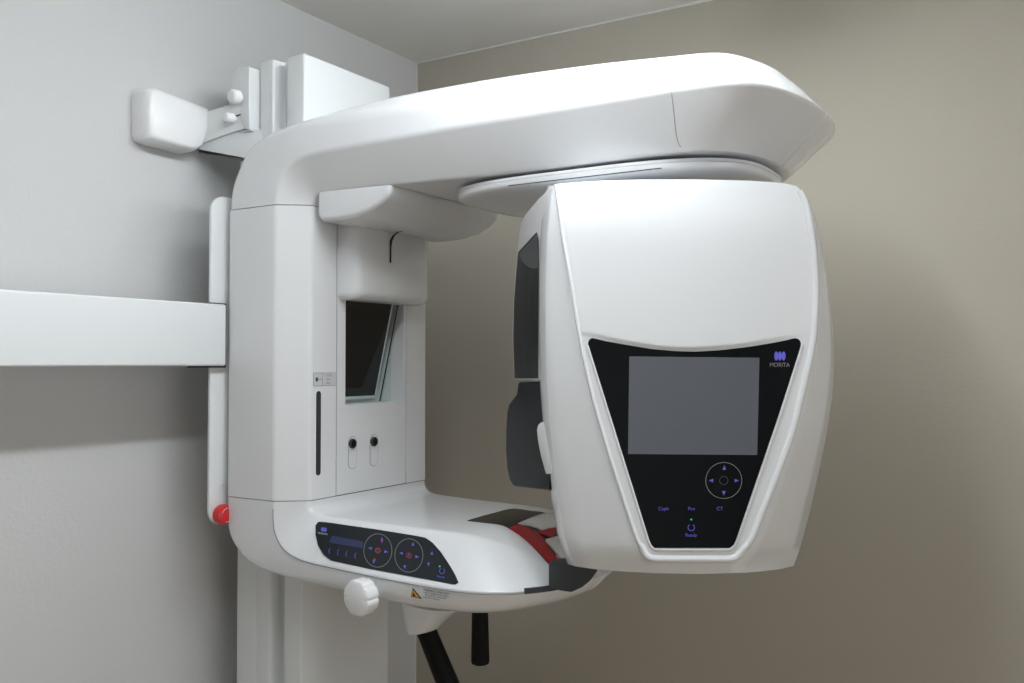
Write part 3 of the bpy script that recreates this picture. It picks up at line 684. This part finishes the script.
FS = lambda x, y, b=0.0: FL(x, y, b, 551.0, .055, 505.0, .20)
sb_ = prism('cassette_cover', [FS(x, y) for x, y in slab], [FS(x, y)+T*.02+B*.03 for x, y in slab], 'charcoal', X, bevel=.004, seg=4, label='dark rounded cover below the detector')
wr = [(541.5, 422), (538.2, 425), (537, 430), (538, 441), (541, 456), (546, 474), (552, 474), (551, 422)]
prism('ear_rod_holder', [FS(x, y, -.006) for x, y in wr], [FS(x, y, .002) for x, y in wr], 'white', X, bevel=.0015)
# neck from the rotary plate down into the head
hc = Hh(690, 300, .075)
box('head_neck', 1.20, 1.34, -1.16, -1.03, 1.60, 1.684, 'gloss', X, bevel=.01)

# ------------------------------------------------------------------ the cephalometric support beam
bm_ = thing('support_beam', 'long horizontal white beam running along the left wall into the machine tower', 'beam', (0.53, -1.9, 1.413))
rr = rrect(0.490, 0.560, 1.4135, 1.5215, .004)
ext('beam_body', [(x, -1.2695, z) for x, z in rr], (0, -1.35, 0), 'metal', bm_, bevel=0.004)
box('end_joint', 0.495, 0.553, -1.2695, -1.2645, 1.4115, 1.5235, 'seam', bm_, bevel=0)
box('mount_strip', 0.495, 0.556, -1.300, -1.268, 1.5205, 1.5235, 'seam', bm_, bevel=0)
box('mount_strip', 0.495, 0.556, -1.300, -1.268, 1.4105, 1.4145, 'seam', bm_, bevel=0)

# ------------------------------------------------------------------ wall stay at the top left
wb = thing('wall_bracket', 'white adjustable wall stay with rounded wall cover and two thumb knobs beside the column top', 'bracket', (WX, -1.02, 1.9))
W0 = lambda px, py, dx=0.0: onX(px, py, WX+dx)
co = [(138.5, 96), (141, 90), (147, 88), (203, 110), (203, 131), (197, 147), (190, 152), (186, 153), (147, 143), (141, 140), (138.5, 134)]
Q = [W0(x, y, .022) for x, y in co]; cc = sum(Q, Vector())/len(Q)
def cover(dx, ins, dy=0.0): return [Vector((WX+dx, cc.y+(p.y-cc.y)*(1-ins)+dy, cc.z+(p.z-cc.z)*(1-ins))) for p in Q]
cov = loft('wall_cover', [cover(0.0005, 0), cover(.030, 0.01), cover(.040, .04), cover(.046, .10), cover(.049, .20)], 'white', wb, bevel=.003)
P0, P1 = W0(196, 130, .022), onY(250, 110, -1.2); P0 = Vector((P0.x, P0.y, 0)); P1 = Vector((P1.x, P1.y, 0)); dd = (P1-P0).normalized(); sn = Vector((dd.y, -dd.x, 0)); sn = sn if sn.y < 0 else -sn
ST_ = lambda px, py, off=0.0: onP(px, py, P0+sn*off, sn)
arm_o = [(196, 115), (203, 112.5), (214, 109.5), (226, 105.5), (240, 104.5), (247, 103), (248, 127.5), (236, 131), (222, 135.5), (205, 142), (196, 146)]
a_o = prism('stay_arm', [ST_(x, y) for x, y in arm_o], [ST_(x, y)-sn*.012 for x, y in arm_o], 'metal', wb, bevel=.001)
lo = [(186, 149), (204, 141), (222, 135.5), (240, 130.5), (250, 128), (262, 130), (262, 161), (240, 157), (205, 150.5), (190, 147)]
prism('stay_brace', [ST_(x, y, -.006) for x, y in lo], [ST_(x, y, -.03) for x, y in lo], 'metal', wb, bevel=.001)
ch = [(229.3, 92), (230.8, 84), (234.5, 72), (237.5, 68), (248.5, 66), (249.5, 128), (245, 129.5), (236, 108), (229, 105)]
cp_ = [onY(x, y, -1.205) for x, y in ch]
chn = prism('channel_plate', cp_, [p+Vector((0, .004, 0)) for p in cp_], 'metal', wb, bevel=.0012)
q0, q1 = onY(249, 66.5, -1.205), onY(249.3, 129, -1.205)
mk('channel_web', *boxg(q0.x-.004, q0.x, -1.205, -1.120, q1.z, q0.z), 'metal', chn, bevel=.001)
mk('channel_flange', *boxg(q0.x-.004, q0.x+.012, -1.124, -1.120, q1.z, q0.z-.004), 'metal', chn, bevel=.001)
mk('channel_foot', *boxg(q0.x-.05, q0.x+.002, -1.20, -1.12, q1.z-.002, q1.z+.001), 'metal', chn, bevel=.0005)
for (px, py, r) in ((240.5, 98, .0130), (235.0, 119, .0092)):
    k_ = onY(px, py, -1.207) if py < 100 else ST_(px, py, .0)
    lathe('thumb_knob', k_, (-.1, -1, -.05), [(0, r*.6), (.004, r*.6), (.005, r), (.018, r), (.0215, r*.8), (.022, .0003)], 'white', wb, n=28)
sl_ = [(223.5, 119.5), (224.5, 122), (241, 115), (240.5, 113.8)]
prism('adjusting_slot', [ST_(x, y, .0006) for x, y in sl_], [ST_(x, y, -.001) for x, y in sl_], 'seam', a_o, bevel=0)
tube('chain', [onY(241.5, 128, -1.17), onY(241.5, 175, -1.17)], .0011, 'steel', wb, n=6)

# ------------------------------------------------------------------ ceiling tube lamp (the fitting that carries the light)
L_ = thing('tube_lamp', 'long slim white ceiling tube lamp running beside the x-ray machine', 'lamp', (LX_, LY_, HC))
box('lamp_housing', LX_-.025, LX_+.025, LY_-.63, LY_+.63, HC-.022, HC, 'metal', L_, bevel=.003)
tube('fluorescent_tube', [(LX_, LY_-.6, HC-.055), (LX_, LY_, HC-.055), (LX_, LY_+.6, HC-.055)], .018, 'tubeglow', L_, n=16)
for sgn in (-1, 1): box('end_cap', LX_-.02, LX_+.02, LY_+sgn*.613-.01, LY_+sgn*.613+.01, HC-.076, HC-.021, 'white', L_, bevel=.002)
